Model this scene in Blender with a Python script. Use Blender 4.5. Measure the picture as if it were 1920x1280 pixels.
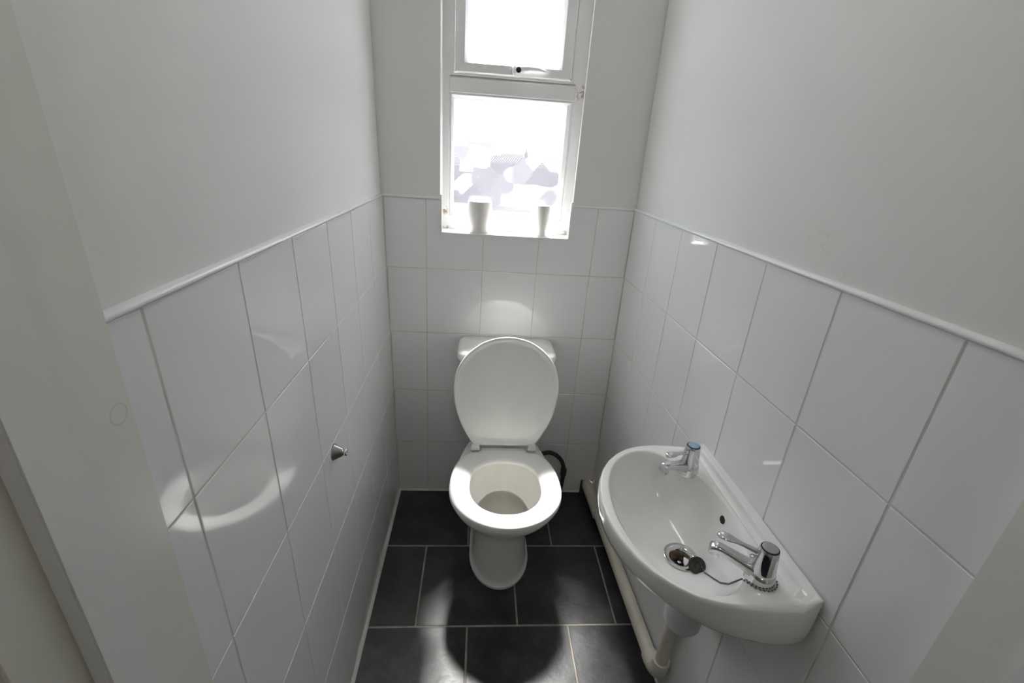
import bpy, bmesh, math, random
from mathutils import Vector, Matrix
from mathutils.bvhtree import BVHTree

random.seed(7)
for o in list(bpy.data.objects):
    bpy.data.objects.remove(o)
SC = bpy.context.scene
COL = SC.collection
PI = math.pi

# ------------------------------------------------------------------ camera
CAM = Vector((0.3414, -1.6782, 1.4515))
YAW, PITCH, ROLL = 0.0842, -0.394, 0.0685
fw = Vector((math.sin(YAW) * math.cos(PITCH), math.cos(YAW) * math.cos(PITCH), math.sin(PITCH)))
rt = Vector((math.cos(YAW), -math.sin(YAW), 0))
up = rt.cross(fw)
rt2 = math.cos(ROLL) * rt + math.sin(ROLL) * up
up2 = -math.sin(ROLL) * rt + math.cos(ROLL) * up
cd = bpy.data.cameras.new('camera')
cd.lens = 16.0
cd.sensor_width = 36.0
cd.clip_start = 0.01
cam = bpy.data.objects.new('camera', cd)
COL.objects.link(cam)
mw = Matrix.Identity(4)
for i in range(3):
    mw[i][0], mw[i][1], mw[i][2], mw[i][3] = rt2[i], up2[i], -fw[i], CAM[i]
cam.matrix_world = mw
SC.camera = cam

# ------------------------------------------------------------------ sky, sun, exposure
SUN_DIR = Vector((0.022, -0.205, -0.42)).normalized()      # direction the light travels
SUN_STRENGTH = 36.0
SKY_STRENGTH = 0.5
EXPOSURE = 1.1
ROOM_FILL, HALL_FILL = 0.7, 1.7      # watts of the two added fill lights built below

w = bpy.data.worlds.new('sky')
SC.world = w
w.use_nodes = True
nt = w.node_tree
nt.nodes.clear()
wo = nt.nodes.new('ShaderNodeOutputWorld')
bg = nt.nodes.new('ShaderNodeBackground')
sk = nt.nodes.new('ShaderNodeTexSky')
sk.sky_type = 'NISHITA'
sk.sun_disc = False
sk.sun_elevation = math.radians(64)
sk.sun_rotation = 0.0
sk.air_density = 1.0
sk.dust_density = 3.0
bg.inputs['Strength'].default_value = SKY_STRENGTH
hs = nt.nodes.new('ShaderNodeHueSaturation')          # bright hazy sky, only faintly blue
hs.inputs['Saturation'].default_value = 0.45
nt.links.new(sk.outputs[0], hs.inputs['Color'])
nt.links.new(hs.outputs[0], bg.inputs['Color'])
nt.links.new(bg.outputs[0], wo.inputs['Surface'])

sd = bpy.data.lights.new('sun', 'SUN')
sd.energy = SUN_STRENGTH
sd.angle = math.radians(10.0)
sd.color = (1.0, 0.96, 0.9)
sun = bpy.data.objects.new('sun', sd)
COL.objects.link(sun)
sun.location = (0.4, 2.0, 5.0)
sun.rotation_euler = SUN_DIR.to_track_quat('-Z', 'Y').to_euler()

vs = SC.view_settings
vs.view_transform = 'Standard'
vs.look = 'None'
vs.exposure = EXPOSURE
vs.gamma = 1.0
vs.use_curve_mapping = False
SC.cycles.max_bounces = 10
SC.cycles.diffuse_bounces = 7
SC.cycles.glossy_bounces = 4
SC.cycles.transparent_max_bounces = 10


# ------------------------------------------------------------------ materials
def mat(name):
    m = bpy.data.materials.new(name)
    m.use_nodes = True
    n = m.node_tree
    b = n.nodes['Principled BSDF']
    return m, n, b


def noise(n, scale, detail=3.0, rough=0.5, coord='Object', vec=None):
    t = n.nodes.new('ShaderNodeTexNoise')
    t.inputs['Scale'].default_value = scale
    t.inputs['Detail'].default_value = detail
    t.inputs['Roughness'].default_value = rough
    if vec is None:
        c = n.nodes.new('ShaderNodeTexCoord')
        vec = c.outputs[coord]
    n.links.new(vec, t.inputs['Vector'])
    return t


def ramp(n, src, stops):
    r = n.nodes.new('ShaderNodeValToRGB')
    e = r.color_ramp.elements
    while len(e) < len(stops):
        e.new(0.5)
    for k, (p, c) in enumerate(stops):
        e[k].position = p
        e[k].color = (*c, 1) if len(c) == 3 else c
    n.links.new(src, r.inputs['Fac'])
    return r


def bump(n, b, src, strength, dist):
    bp = n.nodes.new('ShaderNodeBump')
    bp.inputs['Strength'].default_value = strength
    bp.inputs['Distance'].default_value = dist
    n.links.new(src, bp.inputs['Height'])
    n.links.new(bp.outputs['Normal'], b.inputs['Normal'])
    return bp


def simple(name, col, rough, metal=0.0, c2=None, nscale=8.0, bscale=None, bstr=0.1, bdist=0.001, coat=0.0, spec=None, coord='Object'):
    m, n, b = mat(name)
    b.inputs['Roughness'].default_value = rough
    b.inputs['Metallic'].default_value = metal
    b.inputs['Coat Weight'].default_value = coat
    b.inputs['Coat Roughness'].default_value = 0.03
    if spec is not None:
        b.inputs['Specular IOR Level'].default_value = spec
    c2 = c2 or tuple(x * 0.95 for x in col)
    t = noise(n, nscale, coord=coord)
    r = ramp(n, t.outputs['Fac'], [(0.3, c2), (0.7, col)])
    n.links.new(r.outputs['Color'], b.inputs['Base Color'])
    if bscale:
        t2 = noise(n, bscale, 4.0, coord=coord)
        bump(n, b, t2.outputs['Fac'], bstr, bdist)
    return m


def add_spots(m, spots, colour):
    """stains of their own shape at fixed places of the object (x, y, z, radius, strength)"""
    n = m.node_tree
    b = n.nodes['Principled BSDF']
    src = b.inputs['Base Color'].links[0].from_socket
    tc = n.nodes.new('ShaderNodeTexCoord')
    ns = noise(n, 90.0, 3.0)
    total = None
    for (x, y, z, r, s) in spots:
        d = n.nodes.new('ShaderNodeVectorMath')
        d.operation = 'DISTANCE'
        n.links.new(tc.outputs['Object'], d.inputs[0])
        d.inputs[1].default_value = (x, y, z)
        mr = n.nodes.new('ShaderNodeMapRange')
        mr.inputs['From Min'].default_value = r
        mr.inputs['From Max'].default_value = r * 0.4
        mr.inputs['To Max'].default_value = s
        n.links.new(d.outputs['Value'], mr.inputs['Value'])
        if total is None:
            total = mr.outputs[0]
        else:
            mx = n.nodes.new('ShaderNodeMath')
            mx.operation = 'MAXIMUM'
            n.links.new(total, mx.inputs[0])
            n.links.new(mr.outputs[0], mx.inputs[1])
            total = mx.outputs[0]
    th = n.nodes.new('ShaderNodeMapRange')
    th.inputs['From Min'].default_value = 0.48
    th.inputs['From Max'].default_value = 0.62
    n.links.new(ns.outputs['Fac'], th.inputs['Value'])
    mu = n.nodes.new('ShaderNodeMath')
    mu.operation = 'MULTIPLY'
    n.links.new(total, mu.inputs[0])
    n.links.new(th.outputs[0], mu.inputs[1])
    mix = n.nodes.new('ShaderNodeMix')
    mix.data_type = 'RGBA'
    n.links.new(mu.outputs[0], mix.inputs['Factor'])
    n.links.new(src, mix.inputs[6])
    mix.inputs[7].default_value = (*colour, 1)
    n.links.new(mix.outputs[2], b.inputs['Base Color'])


M = {}
M['paint'] = simple('wall_paint', (0.81, 0.81, 0.80), 0.62, c2=(0.79, 0.79, 0.78), nscale=3.0, bscale=90, bstr=0.12, bdist=0.002)
M['ceiling'] = simple('ceiling_paint', (0.82, 0.82, 0.81), 0.8)
M['tile'] = simple('white_glazed_tile', (0.85, 0.85, 0.862), 0.06, c2=(0.835, 0.835, 0.85), nscale=2.0, bscale=14, bstr=0.10, bdist=0.0016, coord='Object')
M['grout'] = simple('wall_grout', (0.74, 0.73, 0.71), 0.8, c2=(0.60, 0.58, 0.55), nscale=12)
M['plastic_trim'] = simple('white_plastic_trim', (0.86, 0.86, 0.87), 0.25)
M['sealant'] = simple('white_sealant', (0.76, 0.76, 0.74), 0.4, c2=(0.60, 0.58, 0.52), nscale=14)
M['gloss_wood'] = simple('gloss_painted_wood', (0.80, 0.80, 0.80), 0.25, c2=(0.77, 0.77, 0.77), nscale=5, bscale=30, bstr=0.1, bdist=0.002)
M['upvc'] = simple('white_window_plastic', (0.83, 0.83, 0.83), 0.22)
M['ceramic'] = simple('white_vitreous_china', (0.84, 0.84, 0.835), 0.05, c2=(0.83, 0.83, 0.82), nscale=4, bscale=9, bstr=0.03, bdist=0.002)
M['seat_plastic'] = simple('white_seat_plastic', (0.88, 0.88, 0.86), 0.16)
M['pipe'] = simple('cream_waste_pipe', (0.74, 0.71, 0.62), 0.35, c2=(0.66, 0.63, 0.54), nscale=9)
M['pipe_white'] = simple('white_trap_plastic', (0.78, 0.78, 0.80), 0.3)
M['chrome'] = simple('chrome', (0.72, 0.73, 0.74), 0.08, metal=1.0, c2=(0.62, 0.62, 0.62), nscale=60)
M['brushed'] = simple('brushed_nickel', (0.42, 0.41, 0.39), 0.28, metal=1.0, nscale=120)
M['rubber'] = simple('black_rubber', (0.022, 0.021, 0.018), 0.5, c2=(0.05, 0.046, 0.038), nscale=90)
M['dark'] = simple('dark_void', (0.012, 0.011, 0.010), 0.7)
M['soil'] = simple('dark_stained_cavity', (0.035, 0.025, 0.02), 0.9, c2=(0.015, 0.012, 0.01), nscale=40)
M['wax'] = simple('white_candle_wax', (0.83, 0.81, 0.77), 0.45)
M['yard'] = simple('pale_yard_brick', (0.165, 0.15, 0.17), 0.9, c2=(0.13, 0.12, 0.135), nscale=3)
M['wick'] = simple('burnt_wick', (0.03, 0.02, 0.015), 0.9)
M['grime'] = simple('grimy_waste_metal', (0.16, 0.12, 0.085), 0.45, c2=(0.05, 0.036, 0.025), nscale=120)
M['tarnish'] = simple('tarnished_chain', (0.16, 0.16, 0.17), 0.35, metal=0.8, nscale=200)
M['blue'] = simple('blue_indicator', (0.25, 0.42, 0.55), 0.3)
M['grey_cap'] = simple('grey_indicator', (0.42, 0.42, 0.42), 0.3, metal=0.6)
M['hall_paint'] = simple('hall_paint', (0.60, 0.58, 0.53), 0.8)
M['carpet'] = simple('navy_carpet', (0.03, 0.035, 0.06), 0.95, c2=(0.02, 0.022, 0.04), nscale=200)
M['paving'] = simple('dark_tarmac', (0.10, 0.095, 0.105), 0.9, c2=(0.07, 0.068, 0.076), nscale=1.5)
add_spots(M['upvc'], [(0.672, 0.09, 1.655, 0.03, 0.9), (0.205, 0.09, 1.235, 0.02, 0.8), (0.215, 0.085, 1.17, 0.02, 0.8), (0.665, 0.085, 1.175, 0.016, 0.9), (0.63, 0.085, 1.69, 0.008, 0.8)], (0.30, 0.16, 0.09))

M['paint_right'] = simple('wall_paint_scuffed', (0.80, 0.80, 0.79), 0.62, c2=(0.78, 0.78, 0.77), nscale=3.0, bscale=90, bstr=0.12, bdist=0.002)
add_spots(M['paint_right'], [(0.925, 1.345, -0.005, 0.05, 0.30), (1.0, 1.30, -0.005, 0.02, 0.25)], (0.72, 0.60, 0.52))

# sink bowl and pan interior: the pan has a faint lime tint of its own
M['pan'] = simple('white_toilet_china', (0.84, 0.84, 0.83), 0.07, c2=(0.83, 0.83, 0.815), nscale=4)


def pan_inside():
    m, n, b = mat('limescaled_china')
    b.inputs['Roughness'].default_value = 0.12
    tc = n.nodes.new('ShaderNodeTexCoord')
    mp = n.nodes.new('ShaderNodeMapping')
    mp.inputs['Scale'].default_value = (30, 8, 5)
    n.links.new(tc.outputs['Object'], mp.inputs['Vector'])
    t = noise(n, 1.0, 4.0, vec=mp.outputs[0])
    r = ramp(n, t.outputs['Fac'], [(0.30, (0.73, 0.72, 0.685)), (0.70, (0.77, 0.76, 0.73))])
    n.links.new(r.outputs['Color'], b.inputs['Base Color'])
    return m


M['pan_inside'] = pan_inside()


def slate():
    m, n, b = mat('black_slate_tile')
    oi = n.nodes.new('ShaderNodeObjectInfo')
    tc = n.nodes.new('ShaderNodeTexCoord')
    ad = n.nodes.new('ShaderNodeVectorMath')
    ad.operation = 'MULTIPLY_ADD'
    n.links.new(oi.outputs['Random'], ad.inputs[0])
    ad.inputs[1].default_value = (37, 23, 11)
    n.links.new(tc.outputs['Object'], ad.inputs[2])
    a = noise(n, 9.0, 6.0, 0.62, vec=ad.outputs[0])
    c = noise(n, 70.0, 4.0, 0.6, vec=ad.outputs[0])
    mx = n.nodes.new('ShaderNodeMath')
    mx.operation = 'MULTIPLY_ADD'
    n.links.new(c.outputs['Fac'], mx.inputs[0])
    mx.inputs[1].default_value = 0.35
    n.links.new(a.outputs['Fac'], mx.inputs[2])
    r = ramp(n, mx.outputs[0], [(0.42, (0.013, 0.013, 0.0138)), (0.62, (0.024, 0.024, 0.0255)), (0.88, (0.058, 0.058, 0.061))])
    n.links.new(r.outputs['Color'], b.inputs['Base Color'])
    rr = ramp(n, a.outputs['Fac'], [(0.3, (0.30,) * 3), (0.7, (0.44,) * 3)])
    n.links.new(rr.outputs['Color'], b.inputs['Roughness'])
    bump(n, b, mx.outputs[0], 0.4, 0.003)
    return m


M['slate'] = slate()
M['floor_grout'] = simple('floor_grout', (0.36, 0.335, 0.30), 0.9, c2=(0.25, 0.215, 0.17), nscale=25)


def obscure_glass():
    m, n, b = mat('leaf_patterned_obscure_glass')
    n.nodes.remove(b)
    out = n.nodes['Material Output']
    tc = n.nodes.new('ShaderNodeTexCoord')
    mp = n.nodes.new('ShaderNodeMapping')
    mp.inputs['Scale'].default_value = (13, 0.001, 13)
    n.links.new(tc.outputs['Object'], mp.inputs['Vector'])
    nz = noise(n, 0.9, 2.0, vec=mp.outputs[0])
    dv = n.nodes.new('ShaderNodeVectorMath')
    dv.operation = 'MULTIPLY_ADD'
    n.links.new(nz.outputs['Color'], dv.inputs[0])
    dv.inputs[1].default_value = (0.10, 0, 0.10)
    n.links.new(mp.outputs[0], dv.inputs[2])
    vo = n.nodes.new('ShaderNodeTexVoronoi')
    vo.feature = 'F1'
    vo.distance = 'MANHATTAN'
    vo.inputs['Scale'].default_value = 1.0
    n.links.new(dv.outputs[0], vo.inputs['Vector'])
    # fine ribs inside every leaf, each turned its own way
    sx = n.nodes.new('ShaderNodeSeparateColor')
    n.links.new(vo.outputs['Color'], sx.inputs[0])
    rot = n.nodes.new('ShaderNodeVectorRotate')
    rot.rotation_type = 'Y_AXIS'
    n.links.new(mp.outputs[0], rot.inputs['Vector'])
    an = n.nodes.new('ShaderNodeMath')
    an.operation = 'MULTIPLY'
    an.inputs[1].default_value = 6.28
    n.links.new(sx.outputs[0], an.inputs[0])
    n.links.new(an.outputs[0], rot.inputs['Angle'])
    wv = n.nodes.new('ShaderNodeTexWave')
    wv.inputs['Scale'].default_value = 4.0
    wv.inputs['Distortion'].default_value = 0.6
    n.links.new(rot.outputs[0], wv.inputs['Vector'])
    f = n.nodes.new('ShaderNodeMath')
    f.operation = 'MULTIPLY_ADD'
    n.links.new(wv.outputs['Fac'], f.inputs[0])
    f.inputs[1].default_value = 0.2
    n.links.new(sx.outputs[1], f.inputs[2])
    mr = n.nodes.new('ShaderNodeMapRange')
    mr.inputs['From Min'].default_value = 0.0
    mr.inputs['From Max'].default_value = 1.1
    mr.inputs['To Min'].default_value = GLASS_MIN
    mr.inputs['To Max'].default_value = GLASS_MAX
    n.links.new(f.outputs[0], mr.inputs['Value'])
    tr = n.nodes.new('ShaderNodeBsdfTransparent')
    tr.inputs['Color'].default_value = (0.93, 0.95, 0.96, 1)
    tl = n.nodes.new('ShaderNodeBsdfTranslucent')
    tl.inputs['Color'].default_value = (0.93, 0.94, 0.96, 1)
    # every leaf facet leans its own way and bends the view through it
    bp = n.nodes.new('ShaderNodeBump')
    bp.inputs['Strength'].default_value = 1.0
    bp.inputs['Distance'].default_value = 0.0065
    hsum = n.nodes.new('ShaderNodeMath')
    hsum.operation = 'MULTIPLY_ADD'
    n.links.new(wv.outputs['Fac'], hsum.inputs[0])
    hsum.inputs[1].default_value = 0.05
    n.links.new(vo.outputs['Distance'], hsum.inputs[2])
    n.links.new(hsum.outputs[0], bp.inputs['Height'])
    rf = n.nodes.new('ShaderNodeBsdfRefraction')
    rf.inputs['IOR'].default_value = 1.4
    rf.inputs['Roughness'].default_value = 0.04
    rf.inputs['Color'].default_value = (0.93, 0.95, 0.97, 1)
    n.links.new(bp.outputs['Normal'], rf.inputs['Normal'])
    mx0 = n.nodes.new('ShaderNodeMixShader')
    mx0.inputs[0].default_value = GLASS_BEND
    n.links.new(tr.outputs[0], mx0.inputs[1])
    n.links.new(rf.outputs[0], mx0.inputs[2])
    mix = n.nodes.new('ShaderNodeMixShader')
    n.links.new(mr.outputs[0], mix.inputs[0])
    n.links.new(mx0.outputs[0], mix.inputs[1])
    n.links.new(tl.outputs[0], mix.inputs[2])
    gl = n.nodes.new('ShaderNodeBsdfGlossy')
    gl.inputs['Roughness'].default_value = 0.08
    gl.inputs['Color'].default_value = (0.9, 0.9, 0.9, 1)
    mix2 = n.nodes.new('ShaderNodeMixShader')
    mix2.inputs[0].default_value = 0.05
    n.links.new(mix.outputs[0], mix2.inputs[1])
    n.links.new(gl.outputs[0], mix2.inputs[2])
    n.links.new(mix2.outputs[0], out.inputs['Surface'])
    return m


GLASS_MIN, GLASS_MAX, GLASS_BEND = 0.005, 0.05, 0.34
M['glass'] = obscure_glass()


def water():
    m, n, b = mat('toilet_water')
    n.nodes.remove(b)
    out = n.nodes['Material Output']
    tr = n.nodes.new('ShaderNodeBsdfTransparent')
    tr.inputs['Color'].default_value = (0.97, 0.965, 0.94, 1)
    gl = n.nodes.new('ShaderNodeBsdfGlossy')
    gl.inputs['Roughness'].default_value = 0.02
    fr = n.nodes.new('ShaderNodeFresnel')
    fr.inputs['IOR'].default_value = 1.33
    mx = n.nodes.new('ShaderNodeMixShader')
    t = noise(n, 20.0)
    bp = n.nodes.new('ShaderNodeBump')
    bp.inputs['Strength'].default_value = 0.03
    n.links.new(t.outputs['Fac'], bp.inputs['Height'])
    n.links.new(bp.outputs[0], gl.inputs['Normal'])
    n.links.new(fr.outputs[0], mx.inputs[0])
    n.links.new(tr.outputs[0], mx.inputs[1])
    n.links.new(gl.outputs[0], mx.inputs[2])
    n.links.new(mx.outputs[0], out.inputs['Surface'])
    return m


M['water'] = water()


def lining_stain():
    """the faint ring mark left on the painted door lining"""
    m = simple('aged_gloss_paint', (0.80, 0.80, 0.745), 0.22, c2=(0.77, 0.77, 0.715), nscale=5, bscale=30, bstr=0.1, bdist=0.002)
    n = m.node_tree
    b = n.nodes['Principled BSDF']
    src = b.inputs['Base Color'].links[0].from_socket
    tc = n.nodes.new('ShaderNodeTexCoord')
    d = n.nodes.new('ShaderNodeVectorMath')
    d.operation = 'DISTANCE'
    n.links.new(tc.outputs['Object'], d.inputs[0])
    d.inputs[1].default_value = RING_AT
    s = n.nodes.new('ShaderNodeMath')
    s.operation = 'SUBTRACT'
    n.links.new(d.outputs['Value'], s.inputs[0])
    s.inputs[1].default_value = 0.0095
    a = n.nodes.new('ShaderNodeMath')
    a.operation = 'ABSOLUTE'
    n.links.new(s.outputs[0], a.inputs[0])
    mr = n.nodes.new('ShaderNodeMapRange')
    mr.inputs['From Min'].default_value = 0.0013
    mr.inputs['From Max'].default_value = 0.0
    mr.inputs['To Max'].default_value = 0.35
    n.links.new(a.outputs[0], mr.inputs['Value'])
    mix = n.nodes.new('ShaderNodeMix')
    mix.data_type = 'RGBA'
    n.links.new(mr.outputs[0], mix.inputs['Factor'])
    n.links.new(src, mix.inputs[6])
    mix.inputs[7].default_value = (0.40, 0.36, 0.28, 1)
    n.links.new(mix.outputs[2], b.inputs['Base Color'])
    return m


RING_AT = (0.03, -1.3145, 1.217)
M['lining_marked'] = lining_stain()


# ------------------------------------------------------------------ mesh helpers
class MB:
    def __init__(self):
        self.v, self.f, self.mi = [], [], []

    def add(self, vs, fs, mi=0):
        k = len(self.v)
        self.v += [tuple(p) for p in vs]
        self.f += [tuple(i + k for i in f) for f in fs]
        self.mi += [mi] * len(fs)
        return self

    def box(self, a, b):
        x0, y0, z0 = a
        x1, y1, z1 = b
        return self.add([(x0, y0, z0), (x1, y0, z0), (x1, y1, z0), (x0, y1, z0), (x0, y0, z1), (x1, y0, z1), (x1, y1, z1), (x0, y1, z1)],
                        [(0, 3, 2, 1), (4, 5, 6, 7), (0, 1, 5, 4), (1, 2, 6, 5), (2, 3, 7, 6), (3, 0, 4, 7)])

    def loft(self, rings, closed=True, cap0=False, cap1=False, loop=False, mi=0, mis=None):
        n = len(rings[0])
        vs = [p for r in rings for p in r]
        fs, ms = [], []
        R = len(rings)
        for k in range(R if loop else R - 1):
            a, b = k * n, ((k + 1) % R) * n
            for i in range(n if closed else n - 1):
                j = (i + 1) % n
                fs.append((a + i, a + j, b + j, b + i))
                ms.append(mis[k] if mis else mi)
        if cap0:
            fs.append(tuple(range(n - 1, -1, -1)))
            ms.append(mis[0] if mis else mi)
        if cap1:
            fs.append(tuple((R - 1) * n + i for i in range(n)))
            ms.append(mis[-1] if mis else mi)
        k = len(self.v)
        self.v += [tuple(p) for p in vs]
        self.f += [tuple(i + k for i in f) for f in fs]
        self.mi += ms
        return self

    def lathe(self, prof, seg=32, axis='Z', at=(0, 0, 0), cap=True):
        rings = []
        for (r, h) in prof:
            ring = []
            for i in range(seg):
                a = 2 * PI * i / seg
                c, s = r * math.cos(a), r * math.sin(a)
                p = {'Z': (c, s, h), 'X': (h, c, s), 'Y': (s, h, c)}[axis]
                ring.append((p[0] + at[0], p[1] + at[1], p[2] + at[2]))
            rings.append(ring)
        return self.loft(rings, cap0=cap, cap1=cap)

    def tube(self, pts, r, seg=16, cap=True):
        pts = [Vector(p) for p in pts]
        rings = []
        up_ = None
        for i, p in enumerate(pts):
            t = (pts[min(i + 1, len(pts) - 1)] - pts[max(i - 1, 0)]).normalized()
            if up_ is None:
                up_ = t.orthogonal().normalized()
            up_ = (up_ - t * up_.dot(t)).normalized()
            q = t.cross(up_)
            rr = r[i] if isinstance(r, (list, tuple)) else r
            rings.append([p + rr * (math.cos(2 * PI * k / seg) * up_ + math.sin(2 * PI * k / seg) * q) for k in range(seg)])
        return self.loft(rings, cap0=cap, cap1=cap)

    def mesh(self, name):
        me = bpy.data.meshes.new(name)
        me.from_pydata(self.v, [], self.f)
        bm = bmesh.new()
        bm.from_mesh(me)
        bmesh.ops.recalc_face_normals(bm, faces=bm.faces)
        bm.to_mesh(me)
        bm.free()
        return me

    def build(self, name, mats, parent=None, smooth=None, bevel=0.0, segs=2):
        me = self.mesh(name)
        mats = mats if isinstance(mats, (list, tuple)) else [mats]
        for m in mats:
            me.materials.append(m)
        if len(mats) > 1:
            me.polygons.foreach_set('material_index', self.mi)
        if bevel:
            bm = bmesh.new()
            bm.from_mesh(me)
            bmesh.ops.bevel(bm, geom=list(bm.edges), offset=bevel, segments=segs, affect='EDGES', clamp_overlap=True)
            bm.to_mesh(me)
            bm.free()
            smooth = smooth or 40
        if smooth:
            me.shade_smooth()
            me.set_sharp_from_angle(angle=math.radians(smooth))
        o = bpy.data.objects.new(name, me)
        COL.objects.link(o)
        if parent:
            o.parent = parent
        return o


def tag(o, label=None, cat=None, group=None, kind=None):
    if label:
        o['label'] = label
    if cat:
        o['category'] = cat
    if group:
        o['group'] = group
    if kind:
        o['kind'] = kind
    return o


def empty(name, loc=(0, 0, 0), rz=0.0):
    o = bpy.data.objects.new(name, None)
    o.empty_display_size = 0.05
    COL.objects.link(o)
    o.location = loc
    o.rotation_euler = (0, 0, rz)
    return o


def arc_pts(c, r, a0, a1, n, plane='XZ'):
    out = []
    for i in range(n + 1):
        a = a0 + (a1 - a0) * i / n
        x, y = r * math.cos(a), r * math.sin(a)
        out.append((c[0] + x, c[1], c[2] + y) if plane == 'XZ' else (c[0], c[1] + x, c[2] + y) if plane == 'YZ' else (c[0] + x, c[1] + y, c[2]))
    return out


def inset(poly, d):
    """mitred inward offset of a counter-clockwise polygon"""
    n = len(poly)
    out = []
    for i in range(n):
        p0, p1, p2 = Vector(poly[i - 1]), Vector(poly[i]), Vector(poly[(i + 1) % n])
        e0, e1 = (p1 - p0).normalized(), (p2 - p1).normalized()
        n0, n1 = Vector((-e0.y, e0.x)), Vector((-e1.y, e1.x))
        b = (n0 + n1)
        b = b / b.dot(n0)
        out.append(p1 + b * d)
    return [(p.x, p.y) for p in out]


TILE_CACHE = {}


def tile(poly, parent, m, gap, depth, chamfer, jitter=0.0, name='tile'):
    """one tile in its wall's frame: local X along, local Y up, local Z out of the wall, face at Z = 0"""
    cx = sum(p[0] for p in poly) / len(poly)
    cy = sum(p[1] for p in poly) / len(poly)
    loc = [(p[0] - cx, p[1] - cy) for p in poly]
    key = (m.name, tuple((round(p[0], 4), round(p[1], 4)) for p in loc))
    me = TILE_CACHE.get(key)
    if me is None:
        o = inset(loc, gap / 2)
        i = inset(loc, gap / 2 + chamfer)
        mb = MB()
        mb.loft([[(x, y, -depth) for x, y in o], [(x, y, -chamfer * 0.7) for x, y in o], [(x, y, 0) for x, y in i]], cap1=True)
        me = mb.mesh(name)
        me.materials.append(m)
        TILE_CACHE[key] = me
    ob = bpy.data.objects.new(name, me)
    COL.objects.link(ob)
    ob.parent = parent
    ob.location = (cx, cy, 0)
    if jitter:
        ob.rotation_euler = (random.uniform(-jitter, jitter), random.uniform(-jitter, jitter), 0)
    return ob


def rect(x0, y0, x1, y1):
    return [(x0, y0), (x1, y0), (x1, y1), (x0, y1)]


def wall_frame(obj, origin, normal):
    z = Vector(normal).normalized()
    x = Vector((0, 0, 1)).cross(z).normalized()
    y = z.cross(x)
    m = Matrix.Identity(4)
    for i in range(3):
        m[i][0], m[i][1], m[i][2], m[i][3] = x[i], y[i], z[i], origin[i]
    obj.matrix_world = m


# ------------------------------------------------------------------ the room shell
Z1, Z2, TH = 1.2817, 1.0323, 0.2562
ROWS = [0.0, Z2 - 3 * TH, Z2 - 2 * TH, Z2 - TH, Z2, Z1]
H = 2.42
GAP, DEP, CH = 0.0032, 0.005, 0.0010
WX0, WX1, WZ0, WZ1 = 0.196, 0.669, 1.168, 2.25       # window opening in the back wall
HX0, HZ1 = 0.848, 0.068                              # pipe hole at the foot of the back wall


def xl(y, z):
    return 0.0149 * (Z2 - z) - 0.0006 * y


def xr(y, z):
    return 0.899 + 0.0072 * (Z2 - z) - 0.0191 * y


YL0, YR0 = -1.30, -1.358      # where the tiled side walls meet the door lining

# left wall: local X = world y
wl = MB().box((YL0, -0.02, -0.11), (0.0, H, -0.005)).build('wall_left', M['paint'])
wall_frame(wl, (xl(0, 0), 0, 0), (1, 0.0006, 0.0149))
tag(wl, 'left wall, white paint above glossy white tiles, facing the basin', kind='structure')
g = MB().box((YL0, 0, -0.008), (0.0, Z1 + 0.004, -0.0010)).build('grout', M['grout'], wl)
ys = [YL0] + [-1.2125 + 0.2 * k for k in range(6)] + [-0.0125 + 0.0]
ys = [YL0, -1.2125, -1.0125, -0.8125, -0.6125, -0.4125, -0.2125, 0.0]
for a, b in zip(ys, ys[1:]):
    for c, d in zip(ROWS, ROWS[1:]):
        tile(rect(a, c, b, d), wl, M['tile'], GAP, DEP, CH, 0.0012)

# right wall: local X = -world y
wr = MB().box((0.0, -0.02, -0.11), (-YR0, H, -0.005)).build('wall_right', M['paint_right'])
wall_frame(wr, (xr(0, 0), 0, 0), (-1, -0.0191, -0.0072))
tag(wr, 'right wall, white paint above glossy white tiles, carrying the basin', kind='structure')
MB().box((0.0, 0, -0.008), (-YR0, Z1 + 0.004, -0.0010)).build('grout', M['grout'], wr)
ys = [0.0, 0.2131, 0.4131, 0.6131, 0.8131, 1.0131, 1.2131, -YR0]
for a, b in zip(ys, ys[1:]):
    for c, d in zip(ROWS, ROWS[1:]):
        tile(rect(a, c, b, d), wr, M['tile'], GAP, DEP, CH, 0.0012)

# back wall: local X = world x, local Z = -world y
wb = empty('wall_back')
wall_frame(wb, (0, 0, 0), (0, -1, 0))
bw = MB()
RIN = 0.683                                            # the right reveal is splayed
T = -0.165
bw.box((-0.14, -0.02, T), (HX0, WZ0, -0.005))
bw.box((HX0, HZ1, T), (1.06, WZ0, -0.005))
bw.box((-0.14, WZ0, T), (WX0, H, -0.005))
bw.box((WX0, WZ1, T), (WX1, H, -0.005))


def prism(mb, poly, z0, z1):
    """polygon in (x, local z) extruded along local y"""
    mb.loft([[(x, z0, q) for x, q in poly], [(x, z1, q) for x, q in poly]], cap0=True, cap1=True)


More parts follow.
